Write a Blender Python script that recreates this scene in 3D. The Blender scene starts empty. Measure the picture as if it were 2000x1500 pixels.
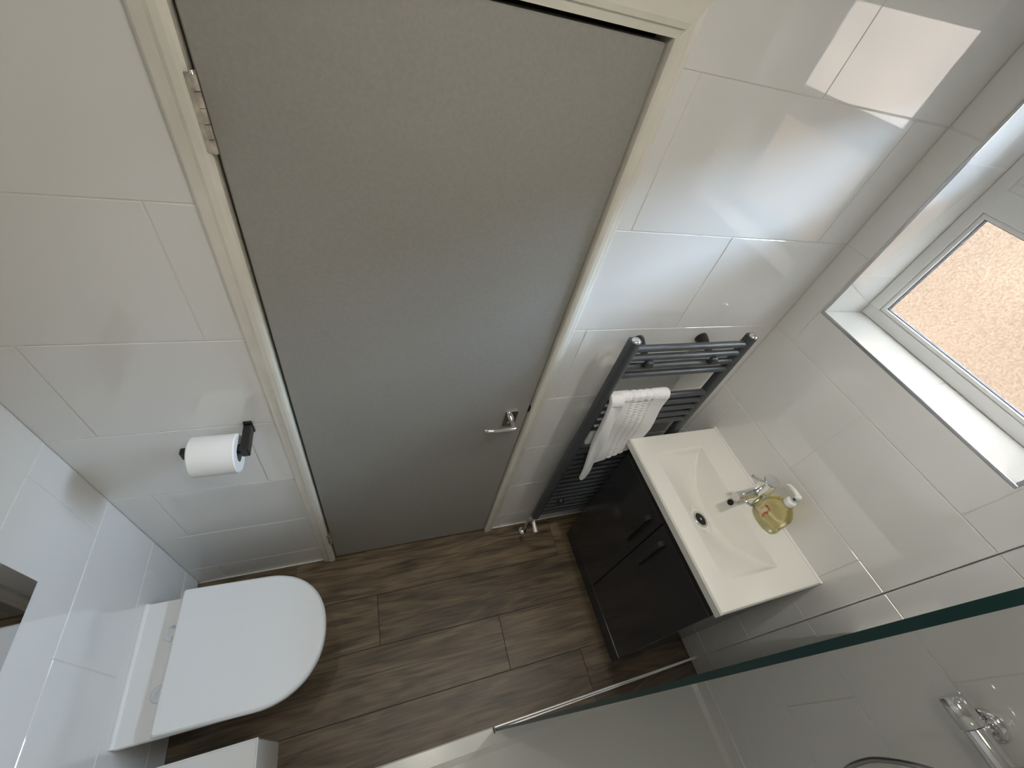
import bpy, bmesh, math, random
from mathutils import Vector, Matrix

random.seed(7)
S = bpy.context.scene
COL = S.collection

# ------------------------------------------------------------------ camera
YAW, PITCH, ROLL = 0.49130, -0.81320, 0.29980
CAM = Vector((0.1929, -0.7629, 2.0452))
F_PX = 812.986
fw = Vector((math.sin(YAW) * math.cos(PITCH), math.cos(YAW) * math.cos(PITCH), math.sin(PITCH)))
rt = Vector((math.cos(YAW), -math.sin(YAW), 0.0))
up = rt.cross(fw)
r2 = math.cos(ROLL) * rt + math.sin(ROLL) * up
u2 = -math.sin(ROLL) * rt + math.cos(ROLL) * up
cd = bpy.data.cameras.new('camera')
cam = bpy.data.objects.new('camera', cd)
COL.objects.link(cam)
cd.sensor_fit = 'HORIZONTAL'
cd.sensor_width = 36.0
cd.lens = F_PX / 2000.0 * 36.0
cd.clip_start = 0.01
cam.matrix_world = Matrix(((r2.x, u2.x, -fw.x, CAM.x), (r2.y, u2.y, -fw.y, CAM.y), (r2.z, u2.z, -fw.z, CAM.z), (0, 0, 0, 1)))
S.camera = cam

# ------------------------------------------------------------------ light
S.view_settings.view_transform = 'Standard'
S.view_settings.look = 'None'
S.view_settings.gamma = 1.0
S.view_settings.use_curve_mapping = False
S.view_settings.exposure = 0.0
S.cycles.use_denoising = True
S.cycles.use_adaptive_sampling = True
S.cycles.adaptive_threshold = 0.05
S.cycles.max_bounces = 10
S.cycles.diffuse_bounces = 6
S.cycles.glossy_bounces = 5
S.cycles.transmission_bounces = 8
S.cycles.transparent_max_bounces = 12
S.cycles.sample_clamp_indirect = 12.0
S.cycles.caustics_reflective = True
S.cycles.caustics_refractive = True

SKY = 80.0
w = bpy.data.worlds.new('sky')
S.world = w
w.use_nodes = True
wb = w.node_tree.nodes['Background']
wb.inputs['Color'].default_value = (0.72, 0.90, 1.18, 1)
wb.inputs['Strength'].default_value = SKY

sd = bpy.data.lights.new('sun', 'SUN')
sd.energy = 45.0
sd.angle = math.radians(0.6)
sd.color = (1.0, 0.95, 0.88)
sun = bpy.data.objects.new('sun', sd)
COL.objects.link(sun)
sun.rotation_euler = Vector((-1 / 3.6, -0.116, -1.0)).to_track_quat('-Z', 'Y').to_euler()

# daylight portal in the window opening (only guides sampling of the sky)
pd = bpy.data.lights.new('window_portal', 'AREA')
pd.shape = 'RECTANGLE'
pd.size, pd.size_y = 0.70, 0.60
pd.cycles.is_portal = True
po = bpy.data.objects.new('window_portal', pd)
COL.objects.link(po)
po.location = (1.72, -0.375, 1.80)
po.rotation_euler = Vector((-1, 0, 0)).to_track_quat('-Z', 'Z').to_euler()

# ------------------------------------------------------------------ constants of the room
XR, XL = 1.4948, -0.5236          # finished tile faces
YB, ZC = -1.62, 2.38              # rear wall, ceiling
Z0, TH, TW = 0.141, 0.30, 0.60    # first joint above the floor, tile height, width
DW, DH = 0.689, 1.972             # door leaf
WY0, WY1, WZ0, WZ1 = -0.664, -0.091, 1.472, 2.160   # window opening in the tiled wall
XF = 1.655                        # inner face of the window frame
YG = -0.774                       # glass screen


# ------------------------------------------------------------------ materials
def new_mat(name):
    m = bpy.data.materials.new(name)
    m.use_nodes = True
    return m, m.node_tree, m.node_tree.nodes['Principled BSDF']


def plain(name, col, rough=0.5, metal=0.0, noise=0.0, nscale=40, bump=0.0, bscale=200, spec=0.5, coat=0.0, coat_r=0.1):
    m, t, b = new_mat(name)
    b.inputs['Base Color'].default_value = (*col, 1)
    b.inputs['Roughness'].default_value = rough
    b.inputs['Metallic'].default_value = metal
    b.inputs['Specular IOR Level'].default_value = spec
    b.inputs['Coat Weight'].default_value = coat
    b.inputs['Coat Roughness'].default_value = coat_r
    tc = t.nodes.new('ShaderNodeTexCoord')
    if noise:
        n = t.nodes.new('ShaderNodeTexNoise')
        n.inputs['Scale'].default_value = nscale
        n.inputs['Detail'].default_value = 6
        t.links.new(tc.outputs['Object'], n.inputs['Vector'])
        r = t.nodes.new('ShaderNodeValToRGB')
        r.color_ramp.elements[0].position = 0.3
        r.color_ramp.elements[1].position = 0.7
        r.color_ramp.elements[0].color = (*[c * (1 - noise) for c in col], 1)
        r.color_ramp.elements[1].color = (*[min(1, c * (1 + noise)) for c in col], 1)
        t.links.new(n.outputs['Fac'], r.inputs['Fac'])
        t.links.new(r.outputs['Color'], b.inputs['Base Color'])
    if bump:
        n2 = t.nodes.new('ShaderNodeTexNoise')
        n2.inputs['Scale'].default_value = bscale
        n2.inputs['Detail'].default_value = 3
        t.links.new(tc.outputs['Object'], n2.inputs['Vector'])
        bp = t.nodes.new('ShaderNodeBump')
        bp.inputs['Strength'].default_value = bump
        bp.inputs['Distance'].default_value = 0.002
        t.links.new(n2.outputs['Fac'], bp.inputs['Height'])
        t.links.new(bp.outputs['Normal'], b.inputs['Normal'])
    return m


M = {}
M['tile'] = plain('white_gloss_tile', (0.80, 0.795, 0.775), 0.03, bump=0.005, bscale=9, spec=0.95)
M['grout'] = plain('pale_grout', (0.74, 0.73, 0.70), 0.8)
M['floor_grout'] = plain('dark_floor_grout', (0.055, 0.045, 0.036), 0.85)
M['ceiling'] = plain('ceiling_paint', (0.78, 0.77, 0.74), 0.8)
M['frame'] = plain('cream_gloss_paint', (0.74, 0.71, 0.63), 0.28, noise=0.05, nscale=14, bump=0.12, bscale=60)
M['door'] = plain('grey_door_paint', (0.318, 0.310, 0.287), 0.42, noise=0.045, nscale=160, bump=0.10, bscale=260)
M['dark_gap'] = plain('painted_gap_shade', (0.02, 0.016, 0.012), 0.9)  # near-black colour stands in for shade in and behind the door gap
M['chrome'] = plain('polished_chrome', (0.82, 0.82, 0.83), 0.06, 1.0)
M['old_metal'] = plain('painted_nickel_hinge', (0.66, 0.60, 0.52), 0.42, 0.8, noise=0.35, nscale=60)
M['anthracite'] = plain('anthracite_radiator', (0.050, 0.056, 0.064), 0.42, 0.0, spec=0.6)
M['vanity'] = plain('anthracite_gloss_cabinet', (0.030, 0.031, 0.034), 0.16, spec=0.5)
M['vanity_handle'] = plain('graphite_handle', (0.045, 0.046, 0.05), 0.25, 0.4)
M['black'] = plain('matt_black_metal', (0.012, 0.012, 0.012), 0.38)
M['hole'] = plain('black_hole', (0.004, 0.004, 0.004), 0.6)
M['ceramic'] = plain('basin_ceramic', (0.80, 0.79, 0.73), 0.10)
M['toilet'] = plain('white_ceramic', (0.80, 0.80, 0.79), 0.10)
M['seat'] = plain('white_seat_plastic', (0.80, 0.81, 0.81), 0.28)
M['silicone'] = plain('white_silicone', (0.84, 0.84, 0.83), 0.4)
M['towel'] = plain('white_terry', (0.86, 0.86, 0.86), 0.95, noise=0.04, nscale=180, bump=0.55, bscale=420)
M['paper'] = plain('white_tissue', (0.86, 0.86, 0.85), 0.95, bump=0.2, bscale=300)
M['card'] = plain('grey_card_core', (0.16, 0.14, 0.135), 0.9)
M['tray'] = plain('white_shower_tray', (0.72, 0.72, 0.69), 0.22, bump=0.05, bscale=90)
M['alu'] = plain('white_silver_rail', (0.84, 0.84, 0.83), 0.35, 0.35)
M['upvc'] = plain('white_upvc', (0.80, 0.80, 0.80), 0.22)
M['gasket'] = plain('grey_gasket', (0.10, 0.11, 0.13), 0.5)
M['trim'] = plain('satin_tile_trim', (0.62, 0.62, 0.64), 0.25, 0.9)
M['trim_white'] = plain('white_tile_trim', (0.78, 0.78, 0.77), 0.25)
M['pump'] = plain('white_pump_plastic', (0.80, 0.80, 0.76), 0.3)
M['hose'] = plain('shower_hose_metal', (0.40, 0.40, 0.40), 0.28, 1.0)
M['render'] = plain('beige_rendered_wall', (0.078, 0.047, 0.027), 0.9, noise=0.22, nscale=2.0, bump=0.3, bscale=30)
M['ground'] = plain('pale_gravel_ground', (0.06, 0.045, 0.027), 0.95, noise=0.25, nscale=5.0)
M['plate'] = plain('mirror_chrome_plate', (0.62, 0.62, 0.63), 0.03, 1.0)


def wood_mat():
    m, t, b = new_mat('wood_look_plank_tile')
    tc = t.nodes.new('ShaderNodeTexCoord')
    oi = t.nodes.new('ShaderNodeObjectInfo')
    mul = t.nodes.new('ShaderNodeVectorMath'); mul.operation = 'SCALE'
    mul.inputs[0].default_value = (7.3, 3.1, 5.7)
    t.links.new(oi.outputs['Random'], mul.inputs['Scale'])
    add = t.nodes.new('ShaderNodeVectorMath'); add.operation = 'ADD'
    t.links.new(tc.outputs['Object'], add.inputs[0])
    t.links.new(mul.outputs['Vector'], add.inputs[1])
    mp = t.nodes.new('ShaderNodeMapping')
    mp.inputs['Scale'].default_value = (1.3, 9.0, 1.0)
    t.links.new(add.outputs['Vector'], mp.inputs['Vector'])
    n1 = t.nodes.new('ShaderNodeTexNoise')
    n1.inputs['Scale'].default_value = 1.6
    n1.inputs['Detail'].default_value = 3
    n1.inputs['Distortion'].default_value = 0.5
    t.links.new(mp.outputs['Vector'], n1.inputs['Vector'])
    # growth rings: bands of the stretched noise
    m1 = t.nodes.new('ShaderNodeMath'); m1.operation = 'MULTIPLY'; m1.inputs[1].default_value = 34.0
    t.links.new(n1.outputs['Fac'], m1.inputs[0])
    m2 = t.nodes.new('ShaderNodeMath'); m2.operation = 'SINE'
    t.links.new(m1.outputs[0], m2.inputs[0])
    mp2 = t.nodes.new('ShaderNodeMapping')
    mp2.inputs['Scale'].default_value = (5.0, 110.0, 1.0)
    t.links.new(add.outputs['Vector'], mp2.inputs['Vector'])
    n2 = t.nodes.new('ShaderNodeTexNoise')
    n2.inputs['Scale'].default_value = 1.0
    n2.inputs['Detail'].default_value = 5
    t.links.new(mp2.outputs['Vector'], n2.inputs['Vector'])
    n3 = t.nodes.new('ShaderNodeTexNoise')
    n3.inputs['Scale'].default_value = 3.2
    n3.inputs['Detail'].default_value = 4
    t.links.new(mp.outputs['Vector'], n3.inputs['Vector'])
    # factor = 0.5*fine + 0.12*rings + 0.5*blotch
    a1 = t.nodes.new('ShaderNodeMath'); a1.operation = 'MULTIPLY'; a1.inputs[1].default_value = 0.075
    t.links.new(m2.outputs[0], a1.inputs[0])
    a2 = t.nodes.new('ShaderNodeMath'); a2.operation = 'MULTIPLY_ADD'; a2.inputs[1].default_value = 0.55
    t.links.new(n2.outputs['Fac'], a2.inputs[0]); t.links.new(a1.outputs[0], a2.inputs[2])
    a3 = t.nodes.new('ShaderNodeMath'); a3.operation = 'MULTIPLY_ADD'; a3.inputs[1].default_value = 0.55
    t.links.new(n3.outputs['Fac'], a3.inputs[0]); t.links.new(a2.outputs[0], a3.inputs[2])
    r = t.nodes.new('ShaderNodeValToRGB')
    e = r.color_ramp.elements
    e[0].position, e[0].color = 0.34, (0.040, 0.027, 0.0145, 1)
    e[1].position, e[1].color = 0.74, (0.200, 0.146, 0.086, 1)
    k = e.new(0.52); k.color = (0.114, 0.079, 0.0445, 1)
    t.links.new(a3.outputs[0], r.inputs['Fac'])
    hs = t.nodes.new('ShaderNodeHueSaturation')
    mr = t.nodes.new('ShaderNodeMapRange')
    mr.inputs['To Min'].default_value = 0.82
    mr.inputs['To Max'].default_value = 1.16
    t.links.new(oi.outputs['Random'], mr.inputs['Value'])
    t.links.new(mr.outputs['Result'], hs.inputs['Value'])
    t.links.new(r.outputs['Color'], hs.inputs['Color'])
    t.links.new(hs.outputs['Color'], b.inputs['Base Color'])
    b.inputs['Roughness'].default_value = 0.42
    bp = t.nodes.new('ShaderNodeBump')
    bp.inputs['Strength'].default_value = 0.15
    bp.inputs['Distance'].default_value = 0.001
    t.links.new(n2.outputs['Fac'], bp.inputs['Height'])
    t.links.new(bp.outputs['Normal'], b.inputs['Normal'])
    return m


M['wood'] = wood_mat()


def glass_mat(name, col, rough=0.0, ior=1.5, bump=0.0, bscale=100):
    m, t, b = new_mat(name)
    b.inputs['Base Color'].default_value = (*col, 1)
    b.inputs['Transmission Weight'].default_value = 1.0
    b.inputs['Roughness'].default_value = rough
    b.inputs['IOR'].default_value = ior
    if bump:
        tc = t.nodes.new('ShaderNodeTexCoord')
        n = t.nodes.new('ShaderNodeTexNoise')
        n.inputs['Scale'].default_value = bscale
        n.inputs['Detail'].default_value = 2
        t.links.new(tc.outputs['Object'], n.inputs['Vector'])
        bp = t.nodes.new('ShaderNodeBump')
        bp.inputs['Strength'].default_value = bump
        bp.inputs['Distance'].default_value = 0.003
        t.links.new(n.outputs['Fac'], bp.inputs['Height'])
        t.links.new(bp.outputs['Normal'], b.inputs['Normal'])
    return m


def stipple(m, lo, hi, scale):
    t = m.node_tree
    b = t.nodes['Principled BSDF']
    tc = t.nodes.new('ShaderNodeTexCoord')
    n = t.nodes.new('ShaderNodeTexNoise')
    n.inputs['Scale'].default_value = scale
    n.inputs['Detail'].default_value = 2
    r = t.nodes.new('ShaderNodeValToRGB')
    r.color_ramp.elements[0].position, r.color_ramp.elements[0].color = .38, (*lo, 1)
    r.color_ramp.elements[1].position, r.color_ramp.elements[1].color = .60, (*hi, 1)
    t.links.new(tc.outputs['Object'], n.inputs['Vector'])
    t.links.new(n.outputs['Fac'], r.inputs['Fac'])
    t.links.new(r.outputs['Color'], b.inputs['Base Color'])
    return m


M['obscure'] = glass_mat('obscure_stippled_glass', (0.29, 0.245, 0.19), 0.05, 1.45, 0.45, 150)
stipple(M['obscure'], (0.230, 0.205, 0.160), (0.325, 0.305, 0.265), 210)
M['screen'] = glass_mat('clear_screen_glass', (0.985, 1.0, 0.995), 0.0, 1.5)
M['screen_edge'] = plain('green_glass_edge', (0.003, 0.024, 0.023), 0.35, spec=0.3)
M['soap'] = glass_mat('yellow_soap', (0.90, 0.83, 0.50), 0.2, 1.30)


def thin_glass():
    m, t, b = new_mat('clear_window_pane')
    t.nodes.remove(b)
    out = t.nodes['Material Output']
    tr = t.nodes.new('ShaderNodeBsdfTransparent'); tr.inputs['Color'].default_value = (0.95, 0.97, 0.96, 1)
    gl = t.nodes.new('ShaderNodeBsdfGlossy'); gl.inputs['Roughness'].default_value = 0.02
    fr = t.nodes.new('ShaderNodeFresnel'); fr.inputs['IOR'].default_value = 1.45
    mx = t.nodes.new('ShaderNodeMixShader')
    t.links.new(fr.outputs[0], mx.inputs[0]); t.links.new(tr.outputs[0], mx.inputs[1]); t.links.new(gl.outputs[0], mx.inputs[2])
    t.links.new(mx.outputs[0], out.inputs['Surface'])
    return m


M['clear'] = thin_glass()


# ------------------------------------------------------------------ mesh helpers
class MB:
    def __init__(self):
        self.v, self.f, self.sm = [], [], []

    def quad_prism(self, pts_bottom, pts_top, smooth=False):
        n = len(pts_bottom)
        b = len(self.v)
        self.v += [tuple(p) for p in pts_bottom] + [tuple(p) for p in pts_top]
        self.f.append(tuple(b + i for i in reversed(range(n)))); self.sm.append(False)
        self.f.append(tuple(b + n + i for i in range(n))); self.sm.append(False)
        for i in range(n):
            j = (i + 1) % n
            self.f.append((b + i, b + j, b + n + j, b + n + i)); self.sm.append(smooth)
        return self

    def box(self, x0, x1, y0, y1, z0, z1, c=0.0):
        """box with optional chamfer c on all edges (26-face)"""
        if c <= 0:
            return self.quad_prism([(x0, y0, z0), (x1, y0, z0), (x1, y1, z0), (x0, y1, z0)],
                                   [(x0, y0, z1), (x1, y0, z1), (x1, y1, z1), (x0, y1, z1)])
        bm = bmesh.new()
        bmesh.ops.create_cube(bm, size=1.0)
        for v in bm.verts:
            v.co = Vector(((x0 + x1) / 2 + v.co.x * (x1 - x0), (y0 + y1) / 2 + v.co.y * (y1 - y0), (z0 + z1) / 2 + v.co.z * (z1 - z0)))
        bmesh.ops.bevel(bm, geom=bm.edges[:], offset=c, segments=2 if c > 0.0025 else 1, profile=0.5, affect='EDGES')
        self.add_bm(bm)
        return self

    def add_bm(self, bm, smooth=False):
        bm.verts.index_update()
        b = len(self.v)
        self.v += [tuple(v.co) for v in bm.verts]
        for f in bm.faces:
            self.f.append(tuple(b + v.index for v in f.verts)); self.sm.append(smooth)
        bm.free()

    def cyl(self, p0, p1, r0, r1=None, n=24, cap=True):
        r1 = r0 if r1 is None else r1
        p0, p1 = Vector(p0), Vector(p1)
        d = (p1 - p0).normalized()
        a = d.orthogonal().normalized()
        c = d.cross(a)
        b = len(self.v)
        for p, r in ((p0, r0), (p1, r1)):
            for i in range(n):
                t = 2 * math.pi * i / n
                self.v.append(tuple(p + r * (math.cos(t) * a + math.sin(t) * c)))
        for i in range(n):
            j = (i + 1) % n
            self.f.append((b + i, b + j, b + n + j, b + n + i)); self.sm.append(True)
        if cap:
            self.f.append(tuple(b + i for i in reversed(range(n)))); self.sm.append(False)
            self.f.append(tuple(b + n + i for i in range(n))); self.sm.append(False)
        return self

    def lathe(self, prof, origin, axis=(0, 0, 1), n=32, sx=1.0, sy=1.0, ref=None):
        """prof: list of (r, h); closed with caps where r == 0 not needed"""
        o = Vector(origin)
        d = Vector(axis).normalized()
        a = Vector(ref).normalized() if ref else d.orthogonal().normalized()
        c = d.cross(a)
        b = len(self.v)
        for r, h in prof:
            for i in range(n):
                t = 2 * math.pi * i / n
                self.v.append(tuple(o + d * h + r * (sx * math.cos(t) * a + sy * math.sin(t) * c)))
        for k in range(len(prof) - 1):
            for i in range(n):
                j = (i + 1) % n
                self.f.append((b + k * n + i, b + k * n + j, b + (k + 1) * n + j, b + (k + 1) * n + i)); self.sm.append(True)
        self.f.append(tuple(b + i for i in reversed(range(n)))); self.sm.append(False)
        L = (len(prof) - 1) * n
        self.f.append(tuple(b + L + i for i in range(n))); self.sm.append(False)
        return self

    def tube(self, pts, r, n=12):
        pts = [Vector(p) for p in pts]
        b = len(self.v)
        ref = None
        for k, p in enumerate(pts):
            d = (pts[min(k + 1, len(pts) - 1)] - pts[max(k - 1, 0)]).normalized()
            if ref is None:
                ref = d.orthogonal().normalized()
            a = (ref - d * ref.dot(d)).normalized(); ref = a
            c = d.cross(a)
            rr = r[k] if isinstance(r, (list, tuple)) else r
            for i in range(n):
                t = 2 * math.pi * i / n
                self.v.append(tuple(p + rr * (math.cos(t) * a + math.sin(t) * c)))
        for k in range(len(pts) - 1):
            for i in range(n):
                j = (i + 1) % n
                self.f.append((b + k * n + i, b + k * n + j, b + (k + 1) * n + j, b + (k + 1) * n + i)); self.sm.append(True)
        self.f.append(tuple(b + i for i in reversed(range(n)))); self.sm.append(False)
        L = (len(pts) - 1) * n
        self.f.append(tuple(b + L + i for i in range(n))); self.sm.append(False)
        return self

    def grid(self, nx, ny, fn, smooth=True):
        b = len(self.v)
        for i in range(nx + 1):
            for j in range(ny + 1):
                self.v.append(tuple(fn(i / nx, j / ny)))
        for i in range(nx):
            for j in range(ny):
                a = b + i * (ny + 1) + j
                self.f.append((a, a + ny + 1, a + ny + 2, a + 1)); self.sm.append(smooth)
        return self

    def mesh(self, name):
        me = bpy.data.meshes.new(name)
        me.from_pydata(self.v, [], self.f)
        me.polygons.foreach_set('use_smooth', self.sm)
        bm = bmesh.new(); bm.from_mesh(me)
        bmesh.ops.recalc_face_normals(bm, faces=bm.faces[:])
        for e in bm.edges:
            if len(e.link_faces) == 2 and e.calc_face_angle(0.0) > 0.85:
                e.smooth = False
        bm.to_mesh(me); bm.free()
        me.update()
        return me

    def build(self, name, mat, parent=None):
        return link(name, self.mesh(name), mat, parent)


def link(name, me, mat, parent=None):
    if mat is not None and not me.materials:
        me.materials.append(M[mat] if isinstance(mat, str) else mat)
    o = bpy.data.objects.new(name, me)
    COL.objects.link(o)
    if parent:
        o.parent = parent
        if parent.type == 'EMPTY' or parent.location.length > 0:
            o.matrix_parent_inverse = parent.matrix_basis.inverted()
    return o


def tag(o, label, cat, group=None, kind=None):
    o['label'] = label
    o['category'] = cat
    if group:
        o['group'] = group
    if kind:
        o['kind'] = kind
    return o


def thing(name, label, cat, loc, group=None, kind=None):
    o = bpy.data.objects.new(name, None)
    COL.objects.link(o)
    o.location = loc
    o.empty_display_size = 0.05
    return tag(o, label, cat, group, kind)


# ------------------------------------------------------------------ tiled surfaces
TT, JT = 0.006, 0.0025      # proud of the grout, joint width


def tile_cells(a0, a1, b0, b1, holes):
    """rectangle minus holes -> list of grid cells (a0,a1,b0,b1)"""
    A = sorted({a0, a1, *[min(max(v, a0), a1) for h in holes for v in h[:2]]})
    B = sorted({b0, b1, *[min(max(v, b0), b1) for h in holes for v in h[2:]]})
    out = []
    for i in range(len(A) - 1):
        for j in range(len(B) - 1):
            ca, cb = (A[i] + A[i + 1]) / 2, (B[j] + B[j + 1]) / 2
            if A[i + 1] - A[i] < 1e-5 or B[j + 1] - B[j] < 1e-5:
                continue
            if any(h[0] < ca < h[1] and h[2] < cb < h[3] for h in holes):
                continue
            out.append((i, j, A[i], A[i + 1], B[j], B[j + 1]))
    return out


_tile_cache = {}


def tile_obj(parent, place, a0, a1, b0, b1, holes=(), name='tile', mat='tile', tilt=0.0006, proud=TT, cham=0.0009):
    """place(a, b, d): point on the wall, d = depth proud of the tile face (negative = behind)"""
    cells = tile_cells(a0, a1, b0, b1, holes)
    if not cells:
        return None
    if len(cells) > 1:
        # keep it one rectangle when the rest is one
        ca0, ca1 = min(c[2] for c in cells), max(c[3] for c in cells)
        cb0, cb1 = min(c[4] for c in cells), max(c[5] for c in cells)
        area = sum((c[3] - c[2]) * (c[5] - c[4]) for c in cells)
        if abs(area - (ca1 - ca0) * (cb1 - cb0)) < 1e-7:
            cells = [(0, 0, ca0, ca1, cb0, cb1)]
    ca0, ca1 = min(c[2] for c in cells), max(c[3] for c in cells)
    cb0, cb1 = min(c[4] for c in cells), max(c[5] for c in cells)
    if ca1 - ca0 < 0.004 or cb1 - cb0 < 0.004:
        return None
    o3 = Vector(place((ca0 + ca1) / 2, (cb0 + cb1) / 2, 0))
    ax = Vector(place(ca0 + 1, cb0, 0)) - Vector(place(ca0, cb0, 0))
    bx = Vector(place(ca0, cb0 + 1, 0)) - Vector(place(ca0, cb0, 0))
    nx = Vector(place(ca0, cb0, 1)) - Vector(place(ca0, cb0, 0))
    wa, wb_ = ca1 - ca0, cb1 - cb0
    key = (round(wa, 4), round(wb_, 4), mat, proud) if len(cells) == 1 else None
    me = _tile_cache.get(key) if key else None
    if me is None:
        mb = MB()
        h, k = wa / 2, wb_ / 2
        if len(cells) == 1:
            c = cham
            lo = [(-h, -k, -proud), (h, -k, -proud), (h, k, -proud), (-h, k, -proud)]
            md = [(-h, -k, -c), (h, -k, -c), (h, k, -c), (-h, k, -c)]
            hi = [(-h + c, -k + c, 0), (h - c, -k + c, 0), (h - c, k - c, 0), (-h + c, k - c, 0)]
            mb.v = lo + md + hi
            mb.f = [(3, 2, 1, 0), (8, 9, 10, 11)] + [(i, (i + 1) % 4, 4 + (i + 1) % 4, 4 + i) for i in range(4)] + \
                   [(4 + i, 4 + (i + 1) % 4, 8 + (i + 1) % 4, 8 + i) for i in range(4)]
            mb.sm = [False] * len(mb.f)
        else:
            oa, ob = (ca0 + ca1) / 2, (cb0 + cb1) / 2
            idx = {}
            keep = {(c[0], c[1]) for c in cells}

            def vid(a, b, d):
                q = (round(a, 5), round(b, 5), d)
                if q not in idx:
                    idx[q] = len(mb.v); mb.v.append((a - oa, b - ob, d))
                return idx[q]
            for (i, j, p0, p1, q0, q1) in cells:
                mb.f.append((vid(p0, q0, 0), vid(p1, q0, 0), vid(p1, q1, 0), vid(p0, q1, 0))); mb.sm.append(False)
                mb.f.append((vid(p0, q1, -proud), vid(p1, q1, -proud), vid(p1, q0, -proud), vid(p0, q0, -proud))); mb.sm.append(False)
                for (di, dj, e) in ((-1, 0, ((p0, q0), (p0, q1))), (1, 0, ((p1, q0), (p1, q1))), (0, -1, ((p0, q0), (p1, q0))), (0, 1, ((p0, q1), (p1, q1)))):
                    if (i + di, j + dj) not in keep:
                        (s0, t0), (s1, t1) = e
                        mb.f.append((vid(s0, t0, 0), vid(s1, t1, 0), vid(s1, t1, -proud), vid(s0, t0, -proud))); mb.sm.append(False)
        me = mb.mesh(name)
        if key:
            _tile_cache[key] = me
    o = link(name, me, mat, None)
    o.parent = parent
    mw = Matrix(((ax.x, bx.x, nx.x, o3.x), (ax.y, bx.y, nx.y, o3.y), (ax.z, bx.z, nx.z, o3.z), (0, 0, 0, 1)))
    if tilt:
        mw = mw @ Matrix.Rotation(random.uniform(-tilt, tilt), 4, 'X') @ Matrix.Rotation(random.uniform(-tilt, tilt), 4, 'Y')
    o.matrix_world = mw
    return o


def tile_wall(parent, place, a_lo, a_hi, col0, holes=(), zlo=0.004, zhi=ZC, parity=0):
    """running bond of 600 x 300 tiles; col0: a vertical joint of the row above joint J2 (row index 5)"""
    rows = []
    z = Z0 - TH
    k = -1
    while z < zhi:
        rows.append((k, max(z, zlo), min(z + TH, zhi)))
        z += TH; k += 1
    for k, zb, zt in rows:
        off = col0 + (TW / 2 if (k + parity) % 2 == 0 else 0.0)
        n0 = math.floor((a_lo - off) / TW)
        a = off + n0 * TW
        while a < a_hi:
            p0, p1 = max(a + JT / 2, a_lo + 0.001), min(a + TW - JT / 2, a_hi - 0.001)
            if p1 - p0 > 0.006:
                tile_obj(parent, place, p0, p1, zb + (JT / 2 if zb > zlo else 0), zt - JT / 2, holes)
            a += TW


# wall with the door -------------------------------------------------
GB = 0.0018   # grout this far behind the tile face
AO = 0.050    # architrave outer edge left of the door
AR = 0.043    # architrave outer edge right of the door
AT = 0.056    # architrave above the door
wall_front = tag(MB().box(XL - .1, -AO + .02, GB, .12, 0, ZC).box(DW + AR - .02, XR + .1, GB, .12, 0, ZC)
                 .box(-AO + .02, DW + AR - .02, GB, .12, DH + AT - .02, ZC).build('wall_front', 'grout'),
                 'white glossy tiled wall around the grey door', 'wall', kind='structure')
P_front = lambda a, b, d: (a, -d, b)
door_hole = (-AO, DW + AR, -1, DH + AT)
# rows: k=4 is J3..J2 with joints at 1.0775 / -0.125 (they are one 0.6 grid shifted: right 0.7775, left -0.425)
tile_wall(wall_front, P_front, XL, DW / 2, -0.4251, [door_hole], parity=0)
tile_wall(wall_front, P_front, DW / 2, XR, 0.7775, [door_hole], parity=0)

# window wall ---------------------------------------------------------
wr = MB()
x0, x1 = XR + GB, XR + .200
wr.box(x0, x1, YB - .1, WY0, 0, ZC).box(x0, x1, WY1, .12, 0, ZC).box(x0, x1, WY0, WY1, 0, WZ0 - .008).box(x0, x1, WY0, WY1, WZ1 + .008, ZC)
wall_right = tag(wr.build('wall_right', 'grout'), 'white glossy tiled wall with the small window', 'wall', kind='structure')
P_right = lambda a, b, d: (XR - d, a, b)
win_hole = (WY0 - .009, WY1 + .009, WZ0 - .009, WZ1 + .009)
tile_wall(wall_right, P_right, YB, 0.0, -0.3787, [win_hole], parity=0)

# wall behind the toilet ----------------------------------------------
wall_left = tag(MB().box(XL - .12, XL - GB, YB - .1, .12, 0, ZC).build('wall_left', 'grout'),
                'white glossy tiled wall behind the toilet', 'wall', kind='structure')
P_left = lambda a, b, d: (XL + d, a, b)
tile_wall(wall_left, P_left, YB, 0.0, -0.3880, parity=0)

wall_back = tag(MB().box(XL - .1, XR + .1, YB - .12, YB - GB, 0, ZC).build('wall_back', 'grout'),
                'white tiled rear wall of the shower', 'wall', kind='structure')
P_back = lambda a, b, d: (a, YB + d, b)
tile_wall(wall_back, P_back, XL, XR, 0.2, parity=0)

ceiling = tag(MB().box(XL - .1, XR + .2, YB - .1, .12, ZC, ZC + .08).build('ceiling', 'ceiling'),
              'plain off-white painted ceiling', 'ceiling', kind='structure')

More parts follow.
